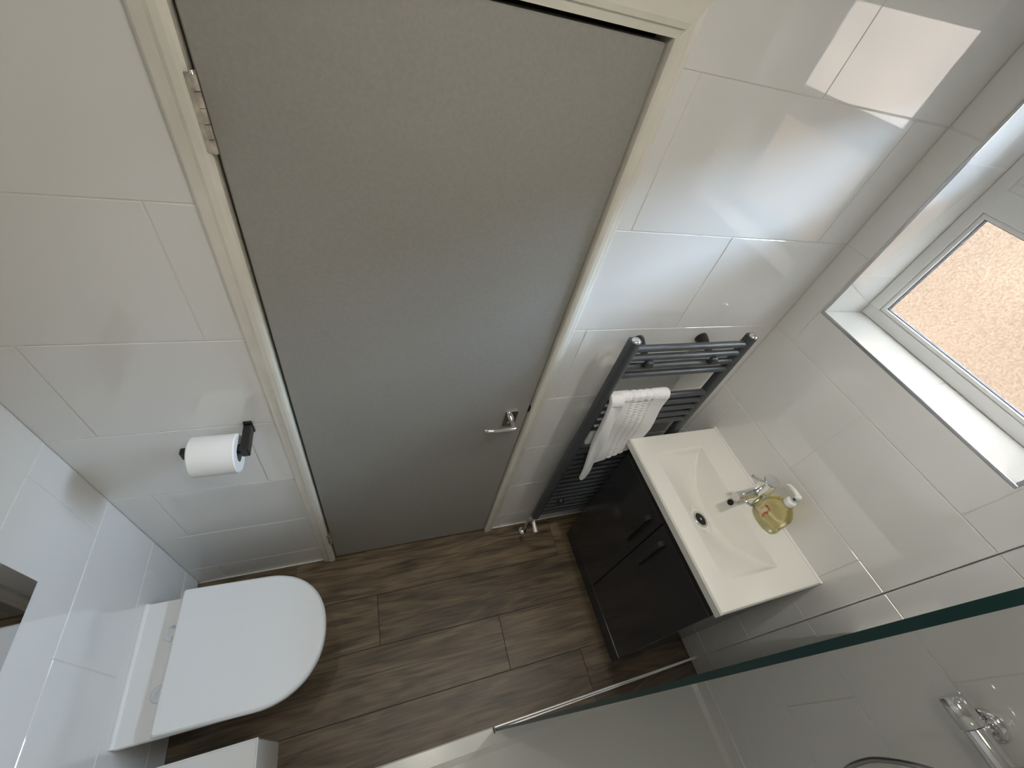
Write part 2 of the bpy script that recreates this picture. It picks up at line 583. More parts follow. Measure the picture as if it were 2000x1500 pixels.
# floor of wood-look planks ------------------------------------------
floor = tag(MB().box(XL - .1, XR + .1, YB - .1, .30, -.10, -.0022).build('floor', 'floor_grout'),
            'dark brown wood-look plank floor', 'floor', kind='structure')
P_floor = lambda a, b, d: (a, b, d)
FJ = 0.002
ROWS = [(-0.1985, 0.0, -0.161), (-0.3955, -0.1985, 0.165), (-0.6055, -0.3955, 0.671), (-0.8055, -0.6055, 0.996),
        (-1.0055, -0.8055, 0.2), (-1.2055, -1.0055, 0.6), (-1.4055, -1.2055, 0.9), (YB, -1.4055, 0.1), (0.0, 0.1985, 0.45)]
for (b0, b1, jx) in ROWS:
    a = jx - 2.4
    while a < XR:
        p0, p1 = max(a + FJ / 2, XL), min(a + 1.2 - FJ / 2, XR)
        if b0 >= 0:
            p0, p1 = max(p0, -0.02), min(p1, DW + 0.02)
            b1 = 0.118
        if p1 - p0 > 0.01:
            tile_obj(floor, P_floor, p0, p1, b0 + FJ / 2, b1 - FJ / 2, name='plank', mat='wood', tilt=0.0, proud=0.003, cham=0.0006)
        a += 1.2

# silicone lines along the floor
sl = MB()
sl.tube([(XL + .002, -.003, .002), (-AO, -.003, .002)], .0035, 6).tube([(DW + AR, -.003, .002), (XR - .002, -.003, .002)], .0035, 6)
tag(sl.build('trim_floor_seal', 'silicone'), 'thin pale sealant line between floor and door wall', 'sealant', kind='structure')

# ------------------------------------------------------------------ door frame
ft = thing('trim_door_frame', 'cream painted frame around the grey door', 'door frame', (0, 0, 0), kind='structure')


def architrave(name, p_in, p_out, z0, z1, mitre_top=True):
    """upright: flat board with a rounded inner edge"""
    s = 1 if p_out > p_in else -1
    wdt = abs(p_out - p_in)
    prof = [(0.0, 0.012), (0.0, -0.012), (0.004, -0.0165), (0.010, -0.018), (0.020, -0.0175), (0.026, -0.0145), (0.034, -0.013),
            (wdt - .004, -0.012), (wdt, -0.009), (wdt, 0.012)]
    mb = MB()
    bot = [(p_in + s * a, d, z0) for a, d in prof]
    top = [(p_in + s * a, d, z1 + a * (AT / wdt if mitre_top else 0)) for a, d in prof]
    mb.quad_prism(bot, top)
    return mb.build(name, 'frame', ft)


architrave('upright', -0.004, -AO, 0.0, DH + .005)
architrave('upright', DW + 0.004, DW + AR, 0.0, DH + .005)
mb = MB()
prof = [(0.0, 0.012), (0.0, -0.010), (0.012, -0.012), (0.014, -0.017), (0.022, -0.019), (AT - .006, -0.018), (AT, -0.014), (AT, 0.012)]
lft = [(-0.004 - a * (AO - .004) / AT, d, DH + .005 + a) for a, d in prof]
rgt = [(DW + .004 + a * (AR - .004) / AT, d, DH + .005 + a) for a, d in prof]
mb.quad_prism(lft, rgt)
mb.build('head_board', 'frame', ft)
# lining and door stop behind
mb = MB()
mb.box(-.03, -.004, .012, .11, 0, DH + .03).box(DW + .004, DW + .03, .012, .11, 0, DH + .03).box(-.004, DW + .004, .012, .11, DH + .005, DH + .03)
mb.build('lining', 'frame', ft)
mb = MB()
mb.box(-.004, .012, .048, .062, 0, DH).box(DW - .012, DW + .004, .048, .062, 0, DH).box(.012, DW - .012, .048, .062, DH - .012, DH + .004)
mb.build('door_stop', 'dark_gap', ft)

tag(MB().box(-.12, DW + .12, .121, .150, -.05, DH + .12).build('wall_leak_blocker', 'dark_gap'), 'unseen dark panel added behind the closed door against light leaks', 'wall', kind='structure')  # added panel keeps sky light from leaking through the door gaps
# ------------------------------------------------------------------ door
door = thing('door_1', 'flat mid-grey painted bathroom door with a chrome lever', 'door', (0, 0, 0), kind='structure')
MB().box(.0015, DW - .0015, -.002, .038, .010, DH - .004, .0025).build('door_leaf', 'door', door)
for zc_, hh in ((1.782, .100), (.246, .085)):
    h = MB().box(-.0085, -.001, -.0185, -.0160, zc_ - hh / 2, zc_ + hh / 2, .0006).build('hinge', 'old_metal', door)
    for i in range(5):
        a, b = zc_ - hh / 2 + i * hh / 5, zc_ - hh / 2 + (i + 1) * hh / 5 - .0012
        MB().cyl((.0015, -.0165, a), (.0015, -.0165, b), .0042, n=14).build('hinge_knuckle', 'old_metal', h)
    MB().box(.0008, .0024, -.0165, -.0025, zc_ - hh / 2, zc_ + hh / 2).build('hinge_leaf', 'old_metal', h)
    MB().cyl((.0015, -.0165, zc_ + hh / 2 - .001), (.0015, -.0165, zc_ + hh / 2 + .003), .0036, .002, n=12).build('hinge_pin', 'chrome', h)
HX, HZ = .629, .962
ro = MB().box(HX - .022, HX + .022, -.010, -.002, HZ - .040, HZ + .040, .0012).build('handle_rose', 'chrome', door)
lv = MB().cyl((HX, -.010, HZ + .006), (HX, -.024, HZ + .006), .0105, .0095, 20).cyl((HX, -.024, HZ + .006), (HX, -.057, HZ + .006), .0075, .0085, 20)
lv.tube([(HX + .003, -.055, HZ + .006), (HX - .02, -.056, HZ + .006), (HX - .06, -.055, HZ + .005), (HX - .088, -.051, HZ + .004), (HX - .096, -.047, HZ + .003)],
        [.0085, .0078, .0072, .0068, .0062], 12)
lv.build('handle_lever', 'chrome', door)
MB().cyl((HX, -.0102, HZ - .024), (HX, -.0125, HZ - .024), .006, n=16).build('thumb_turn', 'chrome', door)
MB().box(DW - .003, DW + .0045, -.0035, .004, .985, 1.010).build('latch', 'hole', door)

# ------------------------------------------------------------------ window
win = thing('window_1', 'white plastic window with a stippled lower pane and clear top vent', 'window', (XF, (WY0 + WY1) / 2, WZ0), kind='structure')


def ring(mb, y0, y1, z0, z1, wd, xa, xb, c=.003):
    """rectangular frame of width wd, opening inside"""
    mb.box(xa, xb, y0, y1, z0, z0 + wd, c).box(xa, xb, y0, y1, z1 - wd, z1, c)
    mb.box(xa, xb, y0, y0 + wd, z0 + wd - .002, z1 - wd + .002, c).box(xa, xb, y1 - wd, y1, z0 + wd - .002, z1 - wd + .002, c)
    return mb


TRZ0, TRZ1 = 1.812, 1.868
mb = ring(MB(), WY0, WY1, WZ0, WZ1, .034, XF, XF + .036)
mb.box(XF, XF + .036, WY0 + .03, WY1 - .03, TRZ0, TRZ1, .003)
mb.build('window_frame', 'upvc', win)
# glazing bead round the lower pane
LY0, LY1, LZ0, LZ1 = WY0 + .034, WY1 - .034, WZ0 + .034, TRZ0
ring(MB(), LY0, LY1, LZ0, LZ1, .011, XF + .004, XF + .022, .003).build('glazing_bead', 'upvc', win)
ring(MB(), LY0 + .010, LY1 - .010, LZ0 + .010, LZ1 - .010, .003, XF + .012, XF + .026, 0).build('gasket', 'gasket', win)
MB().box(XF + .022, XF + .028, LY0 + .004, LY1 - .004, LZ0 + .004, LZ1 - .004).build('pane', 'obscure', win)
# top vent sash
VY0, VY1, VZ0, VZ1 = WY0 + .030, WY1 - .030, TRZ1 - .004, WZ1 - .030
sash = ring(MB(), VY0, VY1, VZ0, VZ1, .022, XF + .006, XF + .026, .003).build('vent_sash', 'upvc', win)
ring(MB(), VY0 + .0215, VY1 - .0215, VZ0 + .0215, VZ1 - .0215, .0025, XF + .010, XF + .020, 0).build('vent_gasket', 'gasket', sash)
MB().box(XF + .014, XF + .018, VY0 + .018, VY1 - .018, VZ0 + .018, VZ1 - .018).build('vent_pane', 'clear', sash)
hd = MB().box(XF - .004, XF + .012, -.40, -.36, TRZ1 - .020, TRZ1 + .004, .002).box(XF - .016, XF - .004, -.43, -.345, TRZ1 - .014, TRZ1 - .001, .003)
hd.build('vent_handle', 'upvc', win)

# tiled reveal and sill of the window (belong to the wall)
RD = XF - XR


def reveal(place, a0, a1, joints, name):
    cuts = [a0] + [j for j in joints if a0 < j < a1] + [a1]
    for i in range(len(cuts) - 1):
        tile_obj(wall_right, place, cuts[i] + .001, cuts[i + 1] - .001, .002, RD, name=name, tilt=.0004)


MBg = MB()
MBg.box(XR + .004, XF + .02, WY0, WY1, WZ0 - .03, WZ0 - .0015).box(XR + .004, XF + .02, WY0, WY1, WZ1 + .0015, WZ1 + .03)
MBg.box(XR + .004, XF + .02, WY0 - .03, WY0 - .0015, WZ0 - .03, WZ1 + .03).box(XR + .004, XF + .02, WY1 + .0015, WY1 + .03, WZ0 - .03, WZ1 + .03)
o = MBg.build('reveal_bed', 'grout', wall_right)
reveal(lambda a, b, d: (XR + b, a, WZ0 + d), WY0, WY1, [-.39], 'sill_tile')
reveal(lambda a, b, d: (XR + b, a, WZ1 - d), WY0, WY1, [-.39], 'reveal_tile')
reveal(lambda a, b, d: (XR + b, WY1 - d, a), WZ0, WZ1, [1.60, 1.90], 'reveal_tile')
reveal(lambda a, b, d: (XR + b, WY0 + d, a), WZ0, WZ1, [1.60, 1.90], 'reveal_tile')
# edge trim
tr = thing('trim_window_edge', 'thin metal tile trim edging the window opening', 'trim', (XR, (WY0 + WY1) / 2, WZ0), kind='structure')
for args in ((WY0 - .008, WY1 + .008, WZ0 - .008, WZ0), (WY0 - .008, WY1 + .008, WZ1, WZ1 + .008), (WY0 - .008, WY0, WZ0, WZ1), (WY1, WY1 + .008, WZ0, WZ1)):
    MB().box(XR - .0015, XR + .003, *args, .001).build('trim_strip', 'trim', tr)

# ------------------------------------------------------------------ fill light added out of view to brighten the room
FILL_STRENGTH = 16.0
lm, lt, lbsdf = new_mat('fill_emitter')
lbsdf.inputs['Base Color'].default_value = (.9, .9, .88, 1)
lbsdf.inputs['Emission Color'].default_value = (1.0, 0.935, 0.81, 1)
lbsdf.inputs['Emission Strength'].default_value = FILL_STRENGTH
M['fill_glow'] = lm
LX, LY = .40, -.70
cl = thing('added_fill_light', 'round white fill light added out of view, with a glowing diffuser', 'fill light', (LX, LY, ZC))
MB().lathe([(.190, 0), (.190, -.030), (.183, -.034)], (LX, LY, ZC), n=48).build('fill_housing', 'upvc', cl)
MB().lathe([(.178, -.0345), (.174, -.043), (.12, -.050), (.03, -.052)], (LX, LY, ZC), n=48).build('fill_diffuser', 'fill_glow', cl)

# spot fills added out of view, lifting basin, toilet and floor
DOWN1, DOWN2 = 26.0, 9.0
for (dxx, dyy, en, lab_) in ((1.10, -.50, DOWN1, 'small chrome fill spot added in the ceiling above the basin'), (-.02, -.42, DOWN2, 'small chrome fill spot added in the ceiling above the toilet')):
    dl_ = thing('fill_spot', lab_, 'fill_spot', (dxx, dyy, ZC), group='added ceiling fill spots')
    mbd = MB()
    nn_ = 32
    for r_, h_ in ((.034, .0), (.045, .0), (.045, -.004), (.040, -.006), (.034, -.002)):
        for i_ in range(nn_):
            t_ = 2 * math.pi * i_ / nn_
            mbd.v.append((dxx + r_ * math.cos(t_), dyy + r_ * math.sin(t_), ZC + h_))
    for k_ in range(5):
        for i_ in range(nn_):
            j_ = (i_ + 1) % nn_
            mbd.f.append((k_ * nn_ + i_, k_ * nn_ + j_, ((k_ + 1) % 5) * nn_ + j_, ((k_ + 1) % 5) * nn_ + i_)); mbd.sm.append(True)
    mbd.build('bezel', 'chrome', dl_)
    ld = bpy.data.lights.new('fill_spot_beam', 'SPOT')
    ld.energy = en
    ld.color = (1.0, .96, .90)
    ld.spot_size = math.radians(72)
    ld.spot_blend = .9
    ld.shadow_soft_size = .03
    lo_ = bpy.data.objects.new('fill_spot_beam', ld)
    COL.objects.link(lo_)
    lo_.location = (dxx, dyy, ZC - .012)

# ------------------------------------------------------------------ outside the window
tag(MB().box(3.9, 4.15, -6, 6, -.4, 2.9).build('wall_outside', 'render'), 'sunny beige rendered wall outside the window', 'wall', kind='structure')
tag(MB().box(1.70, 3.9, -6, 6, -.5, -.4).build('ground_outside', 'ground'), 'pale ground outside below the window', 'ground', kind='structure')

# ------------------------------------------------------------------ shower tray, screen, valve
TX0, TY1 = -0.10, -0.764
tray = thing('shower_tray', 'low white rectangular shower tray behind the glass screen', 'shower tray', (.7, -1.2, 0))


def tray_mesh():
    mb = MB()
    loops = []
    x0, x1, y0, y1 = TX0, XR - .001, YB + .001, TY1
    for ins, z in ((0, 0.0), (0, .040), (.004, .044), (.050, .044), (.058, .040), (.070, .033)):
        l = [(x0 + ins, y0 + ins, z), (x1 - ins, y0 + ins, z), (x1 - ins, y1 - ins, z), (x0 + ins, y1 - ins, z)]
        loops.append(l)
    c = ((x0 + x1) / 2, (y0 + y1) / 2)
    loops.append([(c[0] + (p[0] - c[0]) * .12, c[1] + (p[1] - c[1]) * .12, .024) for p in loops[-1]])
    for l in loops:
        mb.v += l
    for k in range(len(loops) - 1):
        for i in range(4):
            j = (i + 1) % 4
            mb.f.append((k * 4 + i, k * 4 + j, k * 4 + 4 + j, k * 4 + 4 + i)); mb.sm.append(False)
    mb.f.append((3, 2, 1, 0)); mb.sm.append(False)
    n = (len(loops) - 1) * 4
    mb.f.append((n, n + 1, n + 2, n + 3)); mb.sm.append(False)
    return mb


tray_mesh().build('tray_body', 'tray', tray)
MB().lathe([(.045, .022), (.045, .0275), (.040, .029), (.012, .0295)], ((TX0 + XR) / 2, (YB + TY1) / 2, 0)).build('waste_cover', 'chrome', tray)
MB().tube([(XR - .003, TY1, .046), (XR - .003, YB + .003, .046)], .0045, 8).build('sealant', 'silicone', tray)

scr = thing('shower_screen', 'frameless clear glass shower screen with green edge', 'shower screen', (1.0, YG, .044))
GX0, GX1, GZ0, GZ1, GT = 0.552, XR - .012, .052, 1.975, .0080


def glass_y(x, z):
    s = (GX1 - x) / (GX1 - GX0)
    return -0.7735 - s * (0.002 + 0.0125 * min(1, z / GZ1))


def glass_mesh():
    mb = MB()
    nx, nz = 12, 12
    for side in (1, -1):
        for i in range(nx + 1):
            for k in range(nz + 1):
                x = GX0 + (GX1 - GX0) * i / nx
                z = GZ0 + (GZ1 - GZ0) * k / nz
                mb.v.append((x, glass_y(x, z) + side * GT / 2, z))
    N = (nx + 1) * (nz + 1)
    q = lambda s, i, k: s * N + i * (nz + 1) + k
    for s in (0, 1):
        for i in range(nx):
            for k in range(nz):
                mb.f.append((q(s, i, k), q(s, i + 1, k), q(s, i + 1, k + 1), q(s, i, k + 1))); mb.sm.append(True)
    edge0 = len(mb.f)
    for i in range(nx):
        for k in (0, nz):
            mb.f.append((q(0, i, k), q(0, i + 1, k), q(1, i + 1, k), q(1, i, k))); mb.sm.append(False)
    for k in range(nz):
        for i in (0, nx):
            mb.f.append((q(0, i, k), q(0, i, k + 1), q(1, i, k + 1), q(1, i, k))); mb.sm.append(False)
    me = mb.mesh('glass_panel')
    me.materials.append(M['screen']); me.materials.append(M['screen_edge'])
    for i, p in enumerate(me.polygons):
        if i >= edge0:
            p.material_index = 1
    return me


link('glass_panel', glass_mesh(), None, scr)
rl = MB()
rl.box(GX0 - .003, XR - .001, -.7702, -.7642, .044, .062, .0015).box(GX0 - .003, XR - .001, -.7845, -.7805, .044, .060, .0008)
rl.box(GX0 - .003, XR - .001, -.7805, -.7695, .044, .0475)
rl.build('floor_channel', 'alu', scr)
MB().box(GX0 - .006, GX0 - .003, -.785, -.765, .044, .061, .0008).build('channel_end_cap', 'gasket', scr)
wc = MB()
wc.box(XR - .014, XR - .001, -.7685, -.7660, .060, 1.98, .0006).box(XR - .014, XR - .001, -.7815, -.7785, .060, 1.98, .0006).box(XR - .004, XR - .001, -.7785, -.7685, .060, 1.98)
wc.build('wall_channel', 'alu', scr)

val = thing('shower_valve', 'chrome thermostatic bar shower valve on the tiled wall', 'shower valve', (XR, -1.12, 1.055))
VX, VZ = XR - .058, 1.058
MB().lathe([(.0235, 0), (.0255, .002), (.0255, .058), (.0235, .060)], (VX, -.990, VZ), (0, -1, 0), 36).build('flow_handle', 'chrome', val)
MB().lathe([(.022, 0), (.0225, .001), (.0225, .20), (.022, .201)], (VX, -1.0515, VZ), (0, -1, 0), 36).build('bar_body', 'chrome', val)
MB().lathe([(.0235, 0), (.0255, .002), (.0255, .058), (.0235, .060)], (VX, -1.254, VZ), (0, -1, 0), 36).build('temperature_handle', 'chrome', val)
for yy in (-1.062, -1.212):
    r = MB().lathe([(.034, 0.0), (.034, .004), (.031, .010), (.024, .0135), (.016, .015)], (XR, yy, VZ - .004), (-1, 0, 0), 36).build('wall_rosette', 'chrome', val)
    MB().cyl((XR - .014, yy, VZ - .004), (VX + .012, yy, VZ - .002), .0155, .0155, 6).build('union_nut', 'chrome', r)
MB().cyl((VX, -1.150, VZ - .020), (VX, -1.150, VZ - .042), .0115, .0115, 20).build('hose_outlet', 'chrome', val)
el = MB().tube([(VX, -1.128, VZ + .018), (VX, -1.128, VZ + .05), (VX + .004, -1.128, VZ + .075), (VX + .016, -1.128, VZ + .10), (VX + .022, -1.128, VZ + .14), (VX + .022, -1.128, 2.15)], .0095, 14)
el.build('riser_pipe', 'chrome', val)

hp = [(VX, -1.150, VZ - .040), (VX - .002, -1.148, .985), (VX - .015, -1.130, .93), (VX - .03, -1.108, .87), (VX - .04, -1.096, .80), (VX - .042, -1.099, .74),
      (VX - .04, -1.118, .66), (VX - .035, -1.16, .58), (VX - .03, -1.23, .53), (VX - .025, -1.31, .56), (VX - .02, -1.36, .68), (VX - .02, -1.38, .9), (VX - .02, -1.385, 1.4)]


def smooth_path(p, n=8):
    p = [Vector(q) for q in p]
    out = []
    for i in range(len(p) - 1):
        p0, p1, p2, p3 = p[max(i - 1, 0)], p[i], p[i + 1], p[min(i + 2, len(p) - 1)]
        for k in range(n):
            t = k / n
            out.append(.5 * ((2 * p1) + (p2 - p0) * t + (2 * p0 - 5 * p1 + 4 * p2 - p3) * t * t + (3 * p1 - p0 - 3 * p2 + p3) * t ** 3))
    out.append(p[-1])
    return out


hpp = smooth_path(hp, 14)
hose_r = [.0068 if i % 2 else .0060 for i in range(len(hpp))]
tag(MB().tube(hpp, hose_r, 12).build('shower_hose', 'hose'), 'grey metal shower hose looping below the valve', 'hose')

# ------------------------------------------------------------------ vanity
VX0, VY0_, VY1_ = 1.117, -.686, -.104
van = thing('vanity_unit', 'glossy anthracite two-door vanity cabinet under the basin', 'cabinet', (1.3, -.395, 0))
cm = MB()
cm.box(VX0 + .018, XR - .002, VY0_, VY0_ + .018, 0, .845, .0012).box(VX0 + .018, XR - .002, VY1_ - .018, VY1_, 0, .845, .0012)
cm.box(VX0 + .018, XR - .002, VY0_ + .018, VY1_ - .018, .085, .103).box(XR - .012, XR - .002, VY0_ + .018, VY1_ - .018, .103, .80)
cm.build('carcass', 'vanity', van)
MB().box(VX0, VX0 + .0175, VY0_, VY1_, .792, .845, .0015).build('top_panel', 'vanity', van)
MB().box(VX0 + .001, VX0 + .0175, VY0_, VY1_, .001, .082, .0015).build('plinth', 'vanity', van)
ym = -.391
for (a, b, hy) in ((VY0_, ym - .0015, -.442), (ym + .0015, VY1_, -.345)):
    d = MB().box(VX0, VX0 + .0175, a, b, .085, .789, .0018).build('cabinet_door', 'vanity', van)
    hm = MB()
    pts = [(VX0 + .001, hy, .548), (VX0 - .012, hy, .556), (VX0 - .019, hy, .580), (VX0 - .022, hy, .65), (VX0 - .019, hy, .718), (VX0 - .012, hy, .744), (VX0 + .001, hy, .752)]
    pp = smooth_path(pts, 5)
    for k in range(len(pp) - 1):
        p, q = pp[k], pp[k + 1]
        hm.quad_prism([(p.x - .003, hy - .009, p.z), (p.x - .003, hy + .009, p.z), (p.x + .003, hy + .009, p.z), (p.x + .003, hy - .009, p.z)],
                      [(q.x - .003, hy - .009, q.z), (q.x - .003, hy + .009, q.z), (q.x + .003, hy + .009, q.z), (q.x + .003, hy - .009, q.z)])
    hm.build('door_handle', 'vanity_handle', d)

# basin -------------------------------------------------------------
BX0, BX1, BY0, BY1, BZ = 1.093, XR - .001, -.696, -.092, .880
RX0, RX1, RY0, RY1 = 1.160, 1.372, -.620, -.170
BD = .082


DRX, DRY = 1.250, -.410


def basin_z0(x, y):
    e = min(x - BX0, y - BY0, BY1 - y)
    z = BZ
    R = .007
    if e < R:
        z -= R - math.sqrt(max(0, R * R - (R - e) ** 2))
    u = (x - RX0) / (RX1 - RX0)
    v = (y - (RY0 + RY1) / 2) / ((RY1 - RY0) / 2)
    if 0 < u < 1 and abs(v) < 1:
        ua = 1 - .25 * (1 - abs(v) ** 2.4)
        D = BD * (1 - abs(v) ** 2.6)
        side = min(1, (1 - abs(v)) / .05)
        D = D + .010 * side
        if u < ua:
            t = u / ua
            s = t * t * (3 - 2 * t) * .35 + (1 - (1 - t) ** 1.7) * .65
        else:
            s = 1 - (u - ua) / (1 - ua + 1e-6)
            s = max(0.0, s)
        z -= D * s
    return z


DZ0 = basin_z0(DRX, DRY)
DSX = 0.45 * (basin_z0(DRX + .03, DRY) - basin_z0(DRX - .03, DRY)) / .06


def basin_z(x, y):
    z = basin_z0(x, y)
    r = math.hypot(x - DRX, y - DRY)
    if r < .056:
        k = min(1, max(0, (r - .034) / .022))
        k = k * k * (3 - 2 * k)
        z = (DZ0 + DSX * (x - DRX)) * (1 - k) + z * k
    return z


bas = thing('basin', 'white ceramic basin with a rectangular curved bowl', 'basin', (1.3, -.395, .845))
bm_ = MB()
NX, NY = 96, 144
xs = [BX0 + (BX1 - BX0) * i / NX for i in range(NX + 1)]
ys = [BY0 + (BY1 - BY0) * j / NY for j in range(NY + 1)]
bm_.grid(NX, NY, lambda a, b: (BX0 + (BX1 - BX0) * a, BY0 + (BY1 - BY0) * b, basin_z(BX0 + (BX1 - BX0) * a, BY0 + (BY1 - BY0) * b)))
b0 = len(bm_.v)
rim = [(i, 0) for i in range(NX)] + [(NX, j) for j in range(NY)] + [(i, NY) for i in range(NX, 0, -1)] + [(0, j) for j in range(NY, 0, -1)]
for (i, j) in rim:
    bm_.v.append((xs[i], ys[j], .8455))
n = len(rim)
for k in range(n):
    (i, j), (i2, j2) = rim[k], rim[(k + 1) % n]
    bm_.f.append((i * (NY + 1) + j, i2 * (NY + 1) + j2, b0 + (k + 1) % n, b0 + k)); bm_.sm.append(False)
bm_.build('bowl', 'ceramic', bas)
dx, dy = DRX, DRY
dz = basin_z(dx, dy)
nrm = Vector((-(basin_z(dx + .01, dy) - basin_z(dx - .01, dy)) / .02, 0, 1)).normalized()
wst = MB().lathe([(.0305, -.006), (.0305, .0015), (.029, .003), (.0225, .0024), (.0215, .0005)], (dx, dy, dz), nrm, 32).build('waste_ring', 'chrome', bas)
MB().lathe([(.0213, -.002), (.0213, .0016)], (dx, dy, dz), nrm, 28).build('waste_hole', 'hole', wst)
MB().lathe([(.0045, 0), (.0045, .0035), (.003, .0045)], (dx, dy, dz), nrm, 14).build('waste_screw', 'chrome', wst)
ox, oy = 1.3635, -.390
oz = basin_z(ox, oy)
on = Vector((-(basin_z(ox + .004, oy) - basin_z(ox - .004, oy)) / .008, 0, 1)).normalized()
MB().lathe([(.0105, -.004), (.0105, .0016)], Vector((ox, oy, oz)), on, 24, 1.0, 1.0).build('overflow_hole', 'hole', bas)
MB().tube([(XR - .003, BY0, BZ + .001), (XR - .003, BY1, BZ + .001)], .0045, 8).build('sealant', 'silicone', bas)

# tap ----------------------------------------------------------------
tap = thing('basin_tap', 'small chrome mixer tap with a thin pin lever', 'tap', (1.437, -.395, BZ))
TXc, TYc = 1.433, -.396
MB().lathe([(.030, .0), (.030, .004), (.027, .007), (.0245, .009), (.0235, .074), (.0235, .078)], (TXc, TYc, BZ), n=32).build('tap_body', 'chrome', tap)
MB().lathe([(.0230, 0), (.0255, .002), (.0255, .046), (.023, .052), (.012, .0535)], (TXc, TYc, BZ + .080), (-.10, .02, 1), 32).build('tap_head', 'chrome', tap)
MB().tube([(TXc - .008, TYc, BZ + .050), (TXc - .05, TYc - .001, BZ + .058), (TXc - .102, TYc - .002, BZ + .060)], [.0165, .0155, .0150], 20).build('spout', 'chrome', tap)
MB().cyl((TXc - .102, TYc - .002, BZ + .060), (TXc - .111, TYc - .002, BZ + .0605), .0155, .0155, 20).build('aerator', 'chrome', tap)
MB().tube([(TXc - .018, TYc + .002, BZ + .116), (TXc - .045, TYc + .010, BZ + .130), (TXc - .096, TYc + .019, BZ + .157)], [.0050, .0046, .0050], 12).build('pin_lever', 'chrome', tap)

# soap ---------------------------------------------------------------
SXc, SYc = 1.434, -.474
soap = thing('soap_dispenser', 'clear pump bottle of yellow hand soap beside the tap', 'soap bottle', (SXc, SYc, BZ))
bot = MB()
prof = [(.030, .0), (.0345, .003), (.036, .010), (.0365, .05), (.035, .085), (.030, .102), (.021, .114), (.0135, .120), (.0130, .128)]
bot.lathe(prof, (SXc, SYc, BZ + .0005), n=40, sx=0.86, sy=1.42, ref=(1, 0, 0))
bot.build('bottle', 'soap', soap)
MB().lathe([(.0165, .0), (.0165, .016), (.014, .019), (.0075, .0195), (.0072, .026)], (SXc, SYc, BZ + .126), n=28).build('pump_collar', 'pump', soap)
MB().cyl((SXc, SYc, BZ + .150), (SXc, SYc, BZ + .166), .0042, n=14).build('pump_stem', 'vanity_handle', soap)
ph = MB().lathe([(.008, 0), (.011, .003), (.011, .010), (.008, .013)], (SXc, SYc, BZ + .163), n=24)
ph.tube([(SXc, SYc + .002, BZ + .171), (SXc + .002, SYc + .022, BZ + .172), (SXc + .003, SYc + .040, BZ + .169), (SXc + .003, SYc + .045, BZ + .162)], [.008, .0068, .0055, .0048], 12)
ph.build('pump_head', 'pump', soap)


def soap_label():
    m, t, b = new_mat('soap_label_print')
    tc = t.nodes.new('ShaderNodeTexCoord')
    n_ = t.nodes.new('ShaderNodeTexNoise'); n_.inputs['Scale'].default_value = 55; n_.inputs['Detail'].default_value = 1
    t.links.new(tc.outputs['Object'], n_.inputs['Vector'])
    r = t.nodes.new('ShaderNodeValToRGB'); e = r.color_ramp.elements
    e[0].position, e[0].color = .42, (.70, .62, .42, 1)
    e[1].position, e[1].color = .62, (.42, .10, .03, 1)
    k = e.new(.52); k.color = (.62, .48, .26, 1)
    t.links.new(n_.outputs['Fac'], r.inputs['Fac']); t.links.new(r.outputs['Color'], b.inputs['Base Color'])
    b.inputs['Roughness'].default_value = .35
    return m


lb = MB()
lr = [(.0368, .030), (.0370, .05), (.0358, .078)]


def lab(a, b):
    t = math.radians(140 + 40 * a)
    k = b * 2
    i = min(int(k), 1)
    rr = lr[i][0] + (lr[i + 1][0] - lr[i][0]) * (k - i)
    hh = lr[i][1] + (lr[i + 1][1] - lr[i][1]) * (k - i)
    return (SXc + .86 * rr * math.cos(t) * 1.01, SYc + 1.42 * rr * math.sin(t) * 1.01, BZ + hh)


lb.grid(16, 6, lab)
lbo = lb.build('label', soap_label(), soap)

# ------------------------------------------------------------------ radiator
rad = thing('towel_radiator', 'anthracite ladder towel radiator between door and basin', 'radiator', (1.085, 0, .22))
PX0, PX1, PY = .890, 1.313, -.072
RZ0, RZ1 = .235, 1.364


def post(px):
    # D-profile upright
    prof = []
    for i in range(13):
        t = math.pi * i / 12
        prof.append((px - .0175 * math.cos(t), PY - .004 - .012 * math.sin(t)))
    prof += [(px + .0175, PY + .011), (px + .013, PY + .015), (px - .013, PY + .015), (px - .0175, PY + .011)]
    mb = MB().quad_prism([(a, b, RZ0) for a, b in prof], [(a, b, RZ1) for a, b in prof], smooth=True)
    o_ = mb.build('post', 'anthracite', rad)
    MB().lathe([(.0135, 0), (.0135, .003), (.010, .0065), (.004, .0075)], (px, PY - .003, RZ1), n=24).build('vent_cap', 'chrome', o_)
    MB().lathe([(.012, 0), (.012, .004)], (px, PY - .003, RZ0 - .004), n=20).build('end_cap', 'anthracite', o_)


post(PX0); post(PX1)
bars = [1.333 - .0365 * i for i in range(4)] + [1.103 - .0375 * i for i in range(5)] + [.800 - .0375 * i for i in range(15)]
for z in bars:
    MB().cyl((PX0 + .004, PY - .002, z), (PX1 - .004, PY - .002, z), .0112, n=20, cap=False).build('bar', 'anthracite', rad)
for bx in (.965, 1.205):
    for bz, zw in ((1.282, 1.298), (.40, .40)):
        br = MB().lathe([(.020, 0), (.0195, .010), (.012, .040), (.009, .056)], (bx, -.0005, zw), Vector((0, -1, -.10)), 24).build('bracket', 'black', rad)
        MB().lathe([(.0155, 0), (.0155, .010), (.011, .014)], (bx, PY - .0115, bz), (0, -1, 0), 24).build('bracket_cap', 'black', br)
